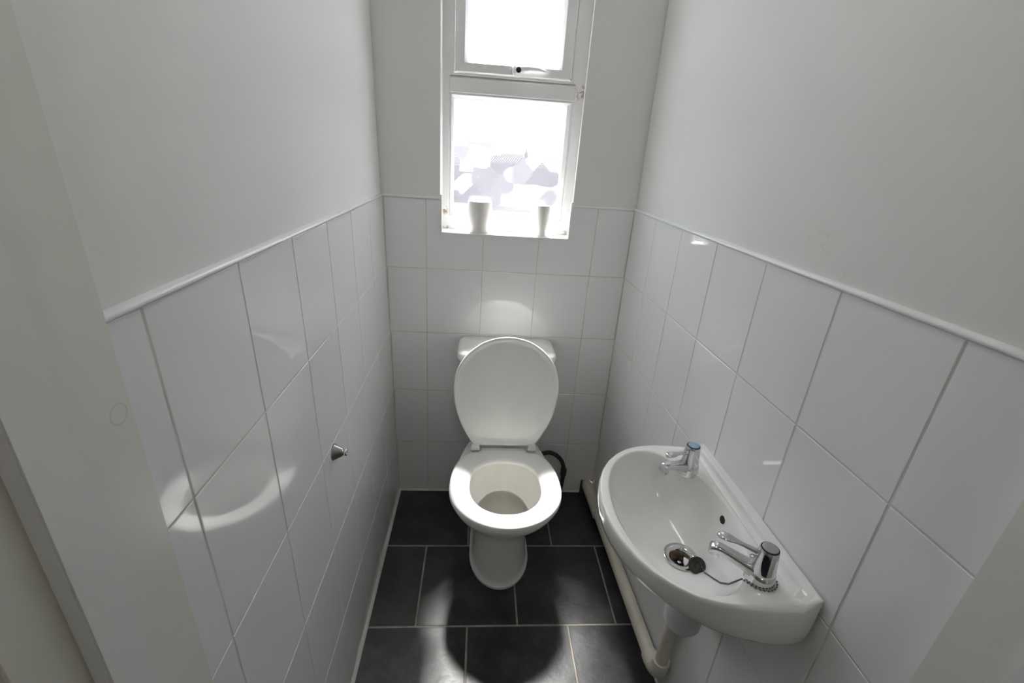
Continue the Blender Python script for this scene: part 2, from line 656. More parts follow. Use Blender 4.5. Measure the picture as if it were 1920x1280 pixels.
prism(bw, [(WX1, -0.005), (1.06, -0.005), (1.06, T), (RIN, T), (RIN, -0.095)], WZ0, H)
bwo = bw.build('wall_back', M['paint'], wb)
bpy.data.objects.remove(wb)
wb = bwo
wb.parent = None
wall_frame(wb, (0, 0, 0), (0, -1, 0))
tag(wb, 'end wall with the window, white paint above glossy white tiles', kind='structure')
gb = MB()
gb.box((-0.01, 0, -0.008), (HX0, WZ0 - 0.002, -0.0010))
gb.box((HX0, HZ1, -0.008), (0.93, WZ0 - 0.002, -0.0010))
gb.box((-0.01, WZ0 - 0.002, -0.008), (WX0 - 0.002, Z1 + 0.004, -0.0010))
gb.box((WX1 + 0.002, WZ0 - 0.002, -0.008), (0.93, Z1 + 0.004, -0.0010))
gb.build('grout', M['grout'], wb)
V1, BP = 0.146, 0.2056
for r_, (c, d) in enumerate(zip(ROWS, ROWS[1:])):
    xs = [xl(0, (c + d) / 2) + 0.0015, V1, V1 + BP, V1 + 2 * BP, V1 + 3 * BP, xr(0, (c + d) / 2) - 0.0015]
    for k, (a, b) in enumerate(zip(xs, xs[1:])):
        if r_ == 4 and k == 1:
            p = [(a, c), (b, c), (b, WZ0), (WX0, WZ0), (WX0, d), (a, d)]
        elif r_ == 4 and k == 2:
            p = rect(a, c, b, WZ0)
        elif r_ == 4 and k == 3:
            p = [(a, c), (b, c), (b, d), (WX1, d), (WX1, WZ0), (a, WZ0)]
        elif r_ == 0 and k == 4:
            p = [(a, c), (HX0, c), (HX0, HZ1), (b, HZ1), (b, d), (a, d)]
        else:
            p = rect(a, c, b, d)
        tile(p, wb, M['tile'], GAP, DEP, CH, 0.001)
# dark cavity round the waste pipe
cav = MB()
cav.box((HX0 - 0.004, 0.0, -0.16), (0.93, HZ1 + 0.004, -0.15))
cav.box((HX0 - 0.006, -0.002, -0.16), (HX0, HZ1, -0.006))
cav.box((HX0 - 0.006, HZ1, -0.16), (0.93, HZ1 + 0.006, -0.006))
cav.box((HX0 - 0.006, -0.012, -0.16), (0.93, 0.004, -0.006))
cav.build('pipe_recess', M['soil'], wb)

# ceiling, floor
ce = MB().box((-0.14, -1.44, H), (1.06, 0.165, H + 0.08)).build('ceiling', M['ceiling'])
tag(ce, 'plain white ceiling of the toilet room', kind='structure')
fl = MB().box((-0.14, -1.44, -0.06), (1.06, 0.165, -0.0008)).build('floor', M['floor_grout'])
tag(fl, 'floor of black slate-look tiles with pale grout', kind='structure')
FY = [0.012, -0.3193, -0.6506, -0.984, -1.318, -1.44]
FT = 0.336
FX = [0.3363, 0.1747, 0.3438, 0.178, 0.34]
for k, (y1, y0) in enumerate(zip(FY, FY[1:])):
    x = FX[k] - 2 * FT
    while x < 0.95:
        a, b = max(x, -0.012), min(x + FT, 0.945)
        if b - a > 0.02:
            tile(rect(a, y0, b, y1), fl, M['slate'], 0.0055, 0.006, 0.0015, 0.0)
        x += FT

# sealant beads at the foot of the walls
mb = MB()
mb.loft([[(xl(y, 0) + q, y, z) for q, z in ((-0.004, -0.002), (0.009, -0.001), (0.007, 0.004), (0.002, 0.011), (-0.004, 0.013))] for y in (0.0, -0.3, -0.7, -1.0, YL0)], cap0=True, cap1=True)
tag(mb.build('baseboard_left', M['sealant'], smooth=60), 'white sealant bead where left tiles meet the black floor', kind='structure')
mb = MB()
mb.loft([[(x, -q, z) for q, z in ((-0.004, -0.002), (0.006, -0.001), (0.004, 0.004), (0.001, 0.007), (-0.004, 0.008))] for x in (0.01, 0.4, HX0 - 0.003)], cap0=True, cap1=True)
tag(mb.build('baseboard_back', M['sealant'], smooth=60), 'thin white sealant bead where end wall meets the black floor', kind='structure')
mb = MB()
mb.loft([[(xr(y, 0) - q, y, z) for q, z in ((-0.004, -0.002), (0.005, -0.001), (0.004, 0.003), (0.001, 0.006), (-0.004, 0.007))] for y in (0.0, -0.5, -1.0, YR0)], cap0=True, cap1=True)
tag(mb.build('baseboard_right', M['sealant'], smooth=60), 'thin white sealant bead at the foot of the right wall', kind='structure')

# capping trims on the tiles (profile: out of wall, up)
PROF = [(-0.006, -0.0005), (0.0015, -0.0005), (0.0032, 0.0008), (0.0040, 0.0028), (0.0032, 0.005), (0.001, 0.007), (-0.002, 0.0085), (-0.006, 0.0092)]


def trim(name, parentwall, x0, x1, z, label, sc=1.0):
    m_ = MB()
    m_.loft([[(x, z + v * sc, q) for q, v in PROF] for x in (x0, x1)], cap0=True, cap1=True)
    o = m_.build(name, M['plastic_trim'], smooth=50)
    o.matrix_world = parentwall.matrix_world.copy()
    return tag(o, label, kind='structure')


trim('trim_1', wl, YL0, 0.0, Z1, 'white capping strip along the top of the left tiles')
trim('trim_2', wr, 0.0, -YR0, Z1, 'white capping strip along the top of the right tiles')
trim('trim_3', wb, 0.0, WX0, Z1, 'short white capping strip left of the window')
trim('trim_4', wb, WX1, 0.90, Z1 - 0.001, 'short white capping strip right of the window')
# white corner beads round the lower window reveal
for nm, x0, x1, z0, z1, lb in (('trim_5', WX0 - 0.003, WX0 + 0.006, WZ0 - 0.004, Z1 + 0.016, 'upright white corner bead left of the window sill'),
                               ('trim_6', WX1 - 0.006, WX1 + 0.003, WZ0 - 0.004, Z1 + 0.016, 'upright white corner bead right of the window sill'),
                               ('trim_7', WX0 - 0.003, WX1 + 0.003, WZ0 - 0.006, WZ0 + 0.001, 'white edge bead along the front of the window sill')):
    o = MB().box((x0, -0.003, z0), (x1, 0.02, z1)).build(nm, M['plastic_trim'], bevel=0.0018)
    tag(o, lb, kind='structure')

# ------------------------------------------------------------------ window
win = empty('window_1', (0.435, 0.1, WZ0))
tag(win, 'white plastic window with top-hung sash and leaf-patterned obscure glass', kind='structure')


def wchild(mb, name, m, parent=win, **k):
    o = mb.build(name, m, None, **k)
    o.parent = parent
    pw = parent
    off = Vector((0, 0, 0))
    while pw:
        off += pw.location
        pw = pw.parent
    o.matrix_parent_inverse = Matrix.Translation(-off)
    return o


def frame_ring(mb, prof):
    """mitred frame: list of (x0, z0, x1, z1, y) rectangles swept outwards to inwards"""
    mb.loft([[(a, y, b), (c, y, b), (c, y, d), (a, y, d)] for a, b, c, d, y in prof], loop=True)


FY0 = 0.093
mb = MB()
ox0, oz0, ox1, oz1 = 0.188, 1.160, 0.690, 2.255
ix0, iz0, ix1, iz1 = 0.222, 1.222, 0.647, 2.202
frame_ring(mb, [(ox0, oz0, ox1, oz1, FY0 + 0.062), (ox0, oz0, ox1, oz1, FY0), (ix0 - 0.004, iz0 - 0.004, ix1 + 0.004, iz1 + 0.004, FY0), (ix0, iz0, ix1, iz1, FY0 + 0.005), (ix0, iz0, ix1, iz1, FY0 + 0.062)])
wchild(mb, 'window_frame', M['upvc'], smooth=30)
mb = MB()
prof = [(1.624, FY0 + 0.06), (1.624, FY0 + 0.006), (1.628, FY0), (1.670, FY0), (1.680, FY0 + 0.012), (1.684, FY0 + 0.06)]
mb.loft([[(x, y, z) for z, y in prof] for x in (ix0 - 0.002, ix1 + 0.002)], cap0=True, cap1=True)
wchild(mb, 'transom', M['upvc'], smooth=30)
# lower glazing bead and pane
mb = MB()
bx0, bz0, bx1, bz1 = 0.2355, 1.2365, 0.6285, 1.6105
frame_ring(mb, [(ix0, iz0, ix1, 1.624, FY0 + 0.04), (ix0, iz0, ix1, 1.624, FY0 + 0.004), (ix0 + 0.004, iz0 + 0.004, ix1 - 0.005, 1.620, FY0 + 0.002), (bx0 - 0.002, bz0 - 0.002, bx1 + 0.002, bz1 + 0.002, FY0 + 0.010), (bx0, bz0, bx1, bz1, FY0 + 0.016), (bx0, bz0, bx1, bz1, FY0 + 0.04)])
wchild(mb, 'glazing_bead', M['upvc'], smooth=25)
mb = MB().box((bx0 - 0.006, FY0 + 0.024, bz0 - 0.006), (bx1 + 0.006, FY0 + 0.030, bz1 + 0.006))
wchild(mb, 'pane', M['glass'])
# top-hung sash
sx0, sz0, sx1, sz1 = 0.236, 1.686, 0.632, 2.198
px0, pz0, px1, pz1 = 0.282, 1.728, 0.583, 2.158
sash = empty('sash', (0.434 - 0.435, 0.0, sz0 - WZ0))
sash.parent = win
mb = MB()
SY = FY0 - 0.010
frame_ring(mb, [(sx0, sz0, sx1, sz1, FY0 + 0.05), (sx0, sz0, sx1, sz1, SY + 0.004), (sx0 + 0.004, sz0 + 0.004, sx1 - 0.004, sz1 - 0.004, SY), (px0 - 0.014, pz0 - 0.012, px1 + 0.014, pz1 + 0.014, SY), (px0 - 0.003, pz0 - 0.003, px1 + 0.003, pz1 + 0.003, SY + 0.012), (px0, pz0, px1, pz1, SY + 0.02), (px0, pz0, px1, pz1, FY0 + 0.05)])
wchild(mb, 'sash_frame', M['upvc'], parent=sash, smooth=25)
mb = MB()
sl = 0.003
gp = 0.0016
frame_ring(mb, [(ix0 - 0.006, 1.678, ix1 + 0.006, iz1 + 0.006, FY0 + 0.045), (ix0 - 0.006, 1.678, ix1 + 0.006, iz1 + 0.006, FY0 - 0.0012), (sx0 - gp - 0.002, sz0 - gp, sx1 + gp + 0.002, sz1 + gp + 0.002, FY0 - 0.0012), (sx0 - gp, sz0 - gp, sx1 + gp, sz1 + gp, FY0 + 0.002), (sx0 - gp, sz0 - gp, sx1 + gp, sz1 + gp, FY0 + 0.045)])
wchild(mb, 'frame_rebate', M['upvc'])
mb = MB().box((px0 - 0.006, FY0 + 0.024, pz0 - 0.006), (px1 + 0.006, FY0 + 0.030, pz1 + 0.006))
wchild(mb, 'pane', M['glass'], parent=sash)
# sill of glazed tile
mb = MB().box((WX0 - 0.002, 0.0, WZ0 - 0.012), (RIN + 0.004, FY0 + 0.004, WZ0 - 0.0005))
wchild(mb, 'window_sill', M['tile'])
# handle: base, lever, key hole
hx, hz = 0.447, 1.703
mb = MB()
mb.lathe([(0.020, SY + 0.001), (0.020, SY - 0.006), (0.017, SY - 0.010), (0.010, SY - 0.012)], 24, 'Y', (hx, 0, hz))
base = wchild(mb, 'handle_base', M['upvc'], parent=sash, smooth=50)
mb = MB()
secs = []
for t_, wv, th_, zz, yy in ((0.0, 0.011, 0.008, 0.0, -0.016), (0.012, 0.013, 0.009, 0.0, -0.018), (0.024, 0.009, 0.007, 0.004, -0.020), (0.045, 0.007, 0.006, 0.006, -0.023), (0.075, 0.006, 0.005, 0.006, -0.024), (0.098, 0.004, 0.004, 0.002, -0.022), (0.103, 0.002, 0.002, 0.0, -0.021)):
    secs.append([(hx - 0.008 + t_, SY + yy + th_ * math.sin(a) * 0.9, hz + zz + wv * math.cos(a)) for a in [2 * PI * k / 16 for k in range(16)]])
mb.loft(secs, cap0=True, cap1=True)
wchild(mb, 'handle_lever', M['upvc'], parent=sash, smooth=60)
mb = MB()
mb.lathe([(0.0085, SY - 0.0262), (0.0085, SY - 0.0275), (0.004, SY - 0.0277)], 20, 'Y', (hx + 0.001, 0, hz))
wchild(mb, 'key_hole', M['dark'], parent=sash)

# ------------------------------------------------------------------ outside
o = MB().box((-30, 0.30, -0.25), (30, 60, -0.15)).build('ground', M['paving'])
tag(o, 'dark tarmac ground outside the obscure window', kind='structure')

o = MB().box((-8, 2.4, -0.15), (8, 2.62, 1.52)).build('wall_yard', M['yard'])
tag(o, 'yard wall outside, a blurred shade behind the obscure window', kind='structure')

# ------------------------------------------------------------------ doorway and hall behind the camera
dr = empty('door_1', (0.45, -1.40, 0))
tag(dr, 'white gloss painted door lining round the open doorway', kind='structure')


def dchild(mb, name, m, **k):
    o = mb.build(name, m, None, **k)
    o.parent = dr
    o.matrix_parent_inverse = Matrix.Translation(-dr.location)
    return o


DXL, DXR = 0.03, 0.88
dchild(MB().box((-0.03, -1.462, 0), (DXL, -1.298, 2.04)), 'lining_board', M['lining_marked'], bevel=0.0015)
dchild(MB().box((DXL, -1.4165, 0), (DXL + 0.015, -1.374, 2.03)), 'door_stop', M['gloss_wood'], bevel=0.0015)
dchild(MB().box((DXR, -1.515, 0), (0.95, -1.3565, 2.04)), 'lining_board', M['lining_marked'], bevel=0.0015)
dchild(MB().box((DXR - 0.015, -1.47, 0), (DXR, -1.427, 2.03)), 'door_stop', M['gloss_wood'], bevel=0.0015)
dchild(MB().box((-0.03, -1.50, 2.04), (0.95, -1.30, 2.07)), 'head_board', M['gloss_wood'], bevel=0.0015)
# partition over and beside the door
mb = MB()
mb.box((-1.2, -1.455, -0.02), (-0.03, -1.31, H))
mb.box((0.95, -1.51, -0.02), (2.1, -1.37, H))
mb.box((-0.03, -1.50, 2.07), (0.95, -1.31, H))
tag(mb.build('wall_front', M['hall_paint']), 'partition holding the doorway, hall side', kind='structure')
mb = MB()
mb.box((-1.3, -3.0, -0.02), (-1.2, -1.3, H))
tag(mb.build('wall_hall_left', M['hall_paint']), 'hall wall on the left behind the camera', kind='structure')
tag(MB().box((2.1, -3.0, -0.02), (2.2, -1.3, H)).build('wall_hall_right', M['hall_paint']), 'hall wall on the right behind the camera', kind='structure')
tag(MB().box((-1.3, -3.1, -0.02), (2.2, -3.0, H)).build('wall_hall_back', M['hall_paint']), 'far hall wall behind the camera', kind='structure')
tag(MB().box((-1.3, -3.1, H), (2.2, -1.3, H + 0.08)).build('ceiling_hall', M['ceiling']), 'white hall ceiling behind the camera', kind='structure')
tag(MB().box((-1.3, -3.1, -0.08), (2.2, -1.44, -0.001)).build('floor_hall', M['carpet']), 'dark navy hall carpet seen past the door lining', kind='structure')


# ------------------------------------------------------------------ unseen fill lights, added to lift the dark lower walls
def fill_light(name, at, watts, label, colour):
    root = empty(name, at)
    tag(root, label, 'lamp')
    MB().lathe([(0.13, -0.001), (0.13, -0.015), (0.122, -0.02)], 40).build('fill_light_base', M['plastic_trim'], root, smooth=40)
    m, n, b_ = mat('fill_light_glow_' + name)
    A = 0.062
    b_.inputs['Base Color'].default_value = (0.9, 0.9, 0.88, 1)
    b_.inputs['Emission Color'].default_value = (*colour, 1)
    b_.inputs['Emission Strength'].default_value = watts / (PI * A)
    MB().lathe([(0.122, -0.018), (0.120, -0.035), (0.108, -0.055), (0.085, -0.070), (0.05, -0.080), (0.01, -0.083)], 40).build('fill_light_dome', m, root, smooth=80)
    return root


fill_light('fill_light', (0.45, -0.95, H), ROOM_FILL, 'added round fill light on the ceiling above the basin, out of the picture', (1.0, 0.965, 0.91))
fill_light('hall_fill_light', (0.5, -2.3, H), HALL_FILL, 'added round fill light on the hall ceiling behind the camera', (1.0, 0.95, 0.87))  # invented source, brightens the surfaces facing the doorway

# ------------------------------------------------------------------ toilet
TX = 0.456
NSEG = 72


def raycast_poly(poly, c, n):
    """radius of polygon around centre c at n angles"""
    out = []
    P = len(poly)
    for k in range(n):
        a = 2 * PI * k / n
        dx, dy = math.cos(a), math.sin(a)
        best = 0.0
        for i in range(P):
            x1, y1 = poly[i][0] - c[0], poly[i][1] - c[1]
            x2, y2 = poly[(i + 1) % P][0] - c[0], poly[(i + 1) % P][1] - c[1]
            ex, ey = x2 - x1, y2 - y1
            den = dx * ey - dy * ex
            if abs(den) < 1e-12:
                continue
            t = (x1 * ey - y1 * ex) / den
            s = (x1 * dy - y1 * dx) / den
            if t > 0 and -1e-9 <= s <= 1 + 1e-9:
                best = max(best, t)
        out.append((c[0] + best * dx, c[1] + best * dy))
    return out


def pan_outline(hw, yc, yf, yr, nr=2.0, nf=2.0):
    pts = []
    for k in range(120):
        a = 2 * PI * k / 120
        c, s = math.cos(a), math.sin(a)
        n_ = nr if s > 0 else nf
        x = hw * math.copysign(abs(c) ** (2 / n_), c)
        y = yc + ((yr - yc) if s > 0 else (yc - yf)) * math.copysign(abs(s) ** (2 / n_), s)
        pts.append((x, y))
    return pts


toilet = empty('toilet', (TX, -0.33, 0))
tag(toilet, 'white close-coupled toilet with raised lid and open bowl below the window', 'toilet')


def tchild(mb, name, m, parent=toilet, **k):
    """mesh given in coordinates x about the toilet axis, world y and z"""
    o = mb.build(name, m, parent, **k)
    pw = parent
    off = Vector((0, 0, 0))
    while pw:
        off += pw.location
        pw = pw.parent
    o.matrix_parent_inverse = Matrix.Translation(Vector((TX, 0, 0)) - off)
    return o


levels = [(0.000, .113, -.36, -.517, -.12, 4), (0.010, .113, -.36, -.517, -.12, 4), (0.015, .106, -.36, -.509, -.125, 4), (.03, .102, -.36, -.505, -.13, 4),
          (.10, .098, -.36, -.500, -.13, 4), (.19, .098, -.365, -.498, -.13, 3.5), (.235, .106, -.375, -.508, -.12, 3), (.27, .122, -.40, -.530, -.11, 2.6),
          (.30, .143, -.42, -.562, -.10, 2.4), (.33, .162, -.435, -.598, -.08, 2.2), (.355, .174, -.447, -.622, -.05, 2.0), (.378, .181, -.455, -.638, -.03, 1.85), (.392, .182, -.457, -.641, -.03, 1.8),
          (.398, .180, -.457, -.639, -.032, 1.8), (.401, .174, -.457, -.633, -.036, 1.8),
          (.401, .140, -.457, -.600, -.30, 2.2), (.396, .131, -.457, -.592, -.31, 2.2), (.385, .132, -.457, -.594, -.308, 2.2), (.36, .134, -.455, -.592, -.304, 2.2), (.33, .128, -.45, -.58, -.302, 2.1),
          (.30, .117, -.44, -.56, -.300, 2.1), (.275, .104, -.43, -.535, -.300, 2.0), (.255, .090, -.42, -.505, -.305, 2.0), (.238, .070, -.41, -.475, -.315, 2.0), (.226, .045, -.40, -.445, -.33, 2.0), (.222, .02, -.39, -.42, -.36, 2.0)]
mb = MB()
rings, mis = [], []
for (z, hw, yc, yf, yr, nr) in levels:
    c = (0, -.42)
    rings.append([(x, y, z) for x, y in raycast_poly(pan_outline(hw, yc, yf, yr, nr), c, NSEG)])
for k in range(len(levels)):
    mis.append(1 if k >= 16 else 0)
mb.loft(rings, cap0=True, cap1=True, mis=mis)
pan = tchild(mb, 'pan', [M['pan'], M['pan_inside']], smooth=50)
mb = MB()
wz = 0.262
po = raycast_poly(pan_outline(.0975, -.424, -.519, -.3015, 2.0), (0, -.42), NSEG)
mb.loft([[(x * s, -.42 + (y + .42) * s, wz) for x, y in po] for s in (1.02, 0.5, 0.05)], cap1=True)
tchild(mb, 'water', M['water'])

# seat
SEAT = []
for k in range(41):
    a = PI * k / 40
    SEAT.append((-0.188 * math.cos(a), -0.465 - 0.187 * math.sin(a)))
right_rear = [(0.1875, -.43), (0.184, -.395), (0.176, -.36), (0.163, -.325), (0.146, -.294), (0.128, -.281), (0.118, -.2785), (0.088, -.278), (0.087, -.246)]
SEAT += right_rear + [(-x, y) for x, y in reversed(right_rear)]
HOLE = pan_outline(.1195, -.463, -.586, -.327, 2.5, 2.1)
sc_ = (0, -.45)
so, sh = raycast_poly(SEAT, sc_, 96), raycast_poly(HOLE, sc_, 96)
prof = [(1.0, .4035), (1.0, .411), (.985, .4175), (.95, .4215), (.85, .4245), (.6, .4255), (.3, .4235), (.1, .4195), (.02, .4145), (0.0, .409), (.02, .4035)]
mb = MB()
mb.loft([[(h[0] + (o_[0] - h[0]) * w_, h[1] + (o_[1] - h[1]) * w_, z) for o_, h in zip(so, sh)] for w_, z in prof], loop=True)
tchild(mb, 'seat', M['seat_plastic'], smooth=50)

# raised lid, leaning back against the cistern
LID = []
for k in range(41):
    a = PI * k / 40
    LID.append((0.190 * math.cos(a), 0.232 + 0.188 * math.sin(a)))
lr = [(0.1895, .205), (0.185, .165), (0.1755, .125), (0.161, .085), (0.142, .047), (0.124, .017), (0.112, .003), (0.10, 0.0)]
LID = LID + [(-x, y) for x, y in lr] + list(reversed(lr))
lo = raycast_poly(LID, (0, 0.2), 96)
hinge_y, hinge_z = -0.259, 0.438
lean = math.atan2(0.050, 0.42)


def lidp(x, s, d):
    """x across, s up the lid, d out of the inner face (towards the room)"""
    y = hinge_y + s * math.sin(lean) - d * math.cos(lean)
    z = hinge_z + s * math.cos(lean) + d * math.sin(lean)
    return (x, y, z)


mb = MB()
prof = [(.3, -.020), (.80, -.018), (.94, -.013), (.985, -.007), (1.0, 0.0), (.995, .004), (.975, .006), (.955, .0045), (.93, .001), (.85, -.002), (.4, -.004)]
mb.loft([[lidp(x * k, 0.2 + (s - 0.2) * k, d) for x, s in lo] for k, d in prof], cap0=True, cap1=True)
tchild(mb, 'lid', M['seat_plastic'], smooth=50)
for s in (-1, 1):
    mb = MB()
    mb.lathe([(0.0045, s * 0.088), (0.0085, s * 0.089), (0.0085, s * 0.121), (0.006, s * 0.1235), (0.003, s * 0.124)], 20, 'X', (0, -0.2665, 0.4270))
    mb.box((s * 0.105 - 0.013, -0.268, 0.400), (s * 0.105 + 0.013, -0.252, 0.424))
    mb.box((s * 0.105 - 0.014, -0.2715, 0.427), (s * 0.105 + 0.014, -0.2585, 0.447))
    tchild(mb, 'hinge', M['seat_plastic'], smooth=50)


def rbox_ring(x0, x1, y0, y1, r, z, n=6):
    pts = []
    for cx, cy, a0 in ((x1 - r, y1 - r, 0), (x0 + r, y1 - r, PI / 2), (x0 + r, y0 + r, PI), (x1 - r, y0 + r, 1.5 * PI)):
        for k in range(n + 1):
            a = a0 + PI / 2 * k / n
            pts.append((cx + r * math.cos(a), cy + r * math.sin(a), z))
    return pts


mb = MB()
rs = []
for z, hw, yf in ((.395, .125, -.158), (.41, .145, -.166), (.45, .158, -.170), (.56, .168, -.175), (.70, .174, -.178), (.738, .175, -.179)):
    rs.append(rbox_ring(-hw, hw, yf, -.012, .035, z))
mb.loft(rs, cap0=True, cap1=True)
tchild(mb, 'cistern', M['ceramic'], smooth=50)
mb = MB()
rs = []
for z, e in ((.736, -.003), (.738, .002), (.742, .0055), (.752, .007), (.764, .0055), (.771, .001), (.775, -.010), (.777, -.05), (.778, -.08)):
    rs.append(rbox_ring(-.178 - e, .178 + e, -.181 - e, -.008 + min(e, 0), max(.034 + e, .004), z))
mb.loft(rs, cap0=True, cap1=True)
tchild(mb, 'cistern_lid', M['ceramic'], smooth=50)

# black supply hose beside the pan
hose = empty('supply_hose', (0.735, -0.075, 0))
tag(hose, 'black flexible hose looping out from behind the toilet to the floor', 'hose')
pts = []
ctrl = [Vector(p) for p in ((0.585, -0.06, 0.215), (0.625, -0.06, 0.245), (0.665, -0.06, 0.262), (0.70, -0.06, 0.252), (0.73, -0.062, 0.222), (0.744, -0.066, 0.18), (0.743, -0.07, 0.13), (0.738, -0.074, 0.07), (0.735, -0.075, 0.0))]
for i in range(len(ctrl) - 1):
    p0, p1, p2, p3 = ctrl[max(i - 1, 0)], ctrl[i], ctrl[i + 1], ctrl[min(i + 2, len(ctrl) - 1)]
    for k in range(6):
        t = k / 6
        pts.append(0.5 * ((2 * p1) + (p2 - p0) * t + (2 * p0 - 5 * p1 + 4 * p2 - p3) * t * t + (3 * p1 - p0 - 3 * p2 + p3) * t ** 3))
pts.append(ctrl[-1])
loc = hose.location
mb = MB().tube([p - loc for p in pts], [0.0088 + 0.0008 * (k % 2) for k in range(len(pts))], 14)
mb.build('hose_tube', M['rubber'], hose, smooth=60)
mb = MB().tube([Vector((0.7445, -0.066, 0.185)) - loc, Vector((0.7435, -0.069, 0.15)) - loc], 0.0135, 8)
mb.build('coupling_nut', M['rubber'], hose, bevel=0.001)
MB().lathe([(0.016, 0.0), (0.016, 0.03), (0.012, 0.034)], 16).build('floor_connector', M['rubber'], hose, smooth=40)

# ------------------------------------------------------------------ wash basin
BY, RZ = -0.974, 0.800
basin = empty('wash_basin', (0.80, BY, 0.66))
tag(basin, 'small white wall-hung wash basin with a tap at each end', 'basin')
WALLX = xr(BY, RZ) - 0.0006
half = [(0.0, .219), (0.03, .2215), (0.08, .2235), (0.13, .2215), (0.17, .2145), (0.205, .2015), (0.235, .181), (0.26, .156), (0.28, .127), (0.296, .092), (0.306, .055), (0.311, .02)]
OUT = [(WALLX - s, BY - h) for s, h in half] + [(WALLX - s, BY + h) for s, h in reversed(half)]
BC = (0.765, BY)
INN = []
for k in range(160):
    a = 2 * PI * k / 160
    c, s = math.cos(a), math.sin(a)
    n_ = 1.75 if c > 0 else 2.15
    ax = 0.105 if c > 0 else 0.131
    INN.append((0.765 + ax * math.copysign(abs(c) ** (2 / n_), c), BY + 0.193 * math.copysign(abs(s) ** (2 / n_), s)))
NB = 112
bo, bi = raycast_poly(OUT, BC, NB), raycast_poly(INN, BC, NB)
DRAIN = (0.797, BY - 0.002, 0.663)


def lerp(a, b, t):
    return a + (b - a) * t


def smooth01(t):
    t = max(0.0, min(1.0, t))
    return t * t * (3 - 2 * t)


def zledge(x, z):
    """raised rail and shallow groove along the wall"""
    s = xr(BY, RZ) - x
    return z + 0.011 * (1 - smooth01((s - 0.018) / 0.005)) - 0.006 * math.exp(-((s - 0.0305) / 0.006) ** 2)


rings = [[(DRAIN[0] + 0.0165 * (x - BC[0]) / math.hypot(x - BC[0], y - BC[1]), DRAIN[1] + 0.0165 * (y - BC[1]) / math.hypot(x - BC[0], y - BC[1]), DRAIN[2] - dz0) for x, y in bi] for dz0 in (0.016, 0.001)]
nin = 16
for k in range(nin + 1):
    t = k / nin                       # 0 at the waste, 1 at the bowl edge
    q = 0.145 + 0.855 * t
    zz = DRAIN[2] + (RZ - 0.008 - DRAIN[2]) * (0.30 * t + 0.70 * t ** 3.0)
    if k == nin:
        zz = RZ - 0.007
    cx, cy = lerp(DRAIN[0], BC[0], t ** 1.2), lerp(DRAIN[1], BC[1], t)
    rr = []
    for x, y in bi:
        ex, ey = x - BC[0], y - BC[1]
        # round near the waste, basin-shaped at the edge
        L = math.hypot(ex, ey)
        rl = lerp(0.125 * q / 1.0, L * q, smooth01(t * 1.5)) if t < 0.67 else L * q
        rr.append((cx + ex / L * rl, cy + ey / L * rl, zz))
    rings.append(rr)
for wv, dz in ((.05, -.0042), (.10, -.0024), (.16, -.001), (.23, -.0002), (.30, .0002), (.37, .0004), (.43, .0006), (.46, .0008), (.49, .0009), (.52, .001), (.55, .0012), (.58, .0014), (.60, .0015), (.62, .0016), (.65, .0018), (.67, .0019), (.69, .002), (.71, .0021), (.73, .0022), (.75, .0023), (.77, .0024), (.79, .0024), (.81, .0023), (.83, .0021), (.85, .0019), (.87, .0015), (.89, .001), (.905, .0005), (.92, 0), (.935, -.0008), (.95, -.0016), (.975, -.0038), (.99, -.006), (1.0, -.009)):
    rr = []
    for (xi, yi), (xo, yo) in zip(bi, bo):
        x, y = lerp(xi, xo, wv), lerp(yi, yo, wv)
        at_wall = smooth01((xo - (WALLX - 0.012)) / 0.010)
        zz = zledge(x, RZ + dz * (1 - at_wall))
        rr.append((x, y, zz))
    rings.append(rr)
# skirt: deep at the wall, shallow at the front
for dz, off in ((0.25, 0.0005), (0.6, -0.0005), (0.9, -0.003), (1.0, -0.007)):
    rr = []
    for (xo, yo) in bo:
        s = WALLX - xo
        deep = lerp(0.088, 0.034, smooth01(s / 0.30))
        ex, ey = xo - BC[0], yo - BC[1]
        L = math.hypot(ex, ey)
        x = min(xo + ex / L * off, WALLX)
        rr.append((x, yo + ey / L * off, RZ - 0.009 - deep * dz))
    rings.append(rr)
# underside of the bowl
for sc2, dz in ((0.90, 0.0), (0.80, -0.016), (0.66, -0.034), (0.48, -0.050), (0.28, -0.058)):
    rr = []
    for (xo, yo) in bo:
        s = WALLX - xo
        deep = lerp(0.088, 0.034, smooth01(s / 0.30))
        cx, cy = lerp(DRAIN[0], BC[0], sc2), BY
        z = lerp(RZ - 0.009 - 0.095, RZ - 0.009 - deep, sc2 ** 2) + dz
        rr.append((cx + (xo - BC[0]) * sc2, cy + (yo - BC[1]) * sc2, z))
    rings.append(rr)
mb = MB().loft(rings, cap0=True, cap1=True)
bvh = BVHTree.FromPolygons([Vector(p) for p in mb.v], [f for f in mb.f])


def bz(x, y):
    h = bvh.ray_cast(Vector((x, y, 1.0)), Vector((0, 0, -1)))
    return h[0].z, h[1]


def bchild(mb, name, m, parent=basin, **k):
    o = mb.build(name, m, parent, **k)
    o.matrix_parent_inverse = Matrix.Translation(-basin.location) if parent is basin else parent.matrix_parent_inverse.copy()
    return o


bchild(mb, 'basin_body', M['ceramic'], smooth=50)
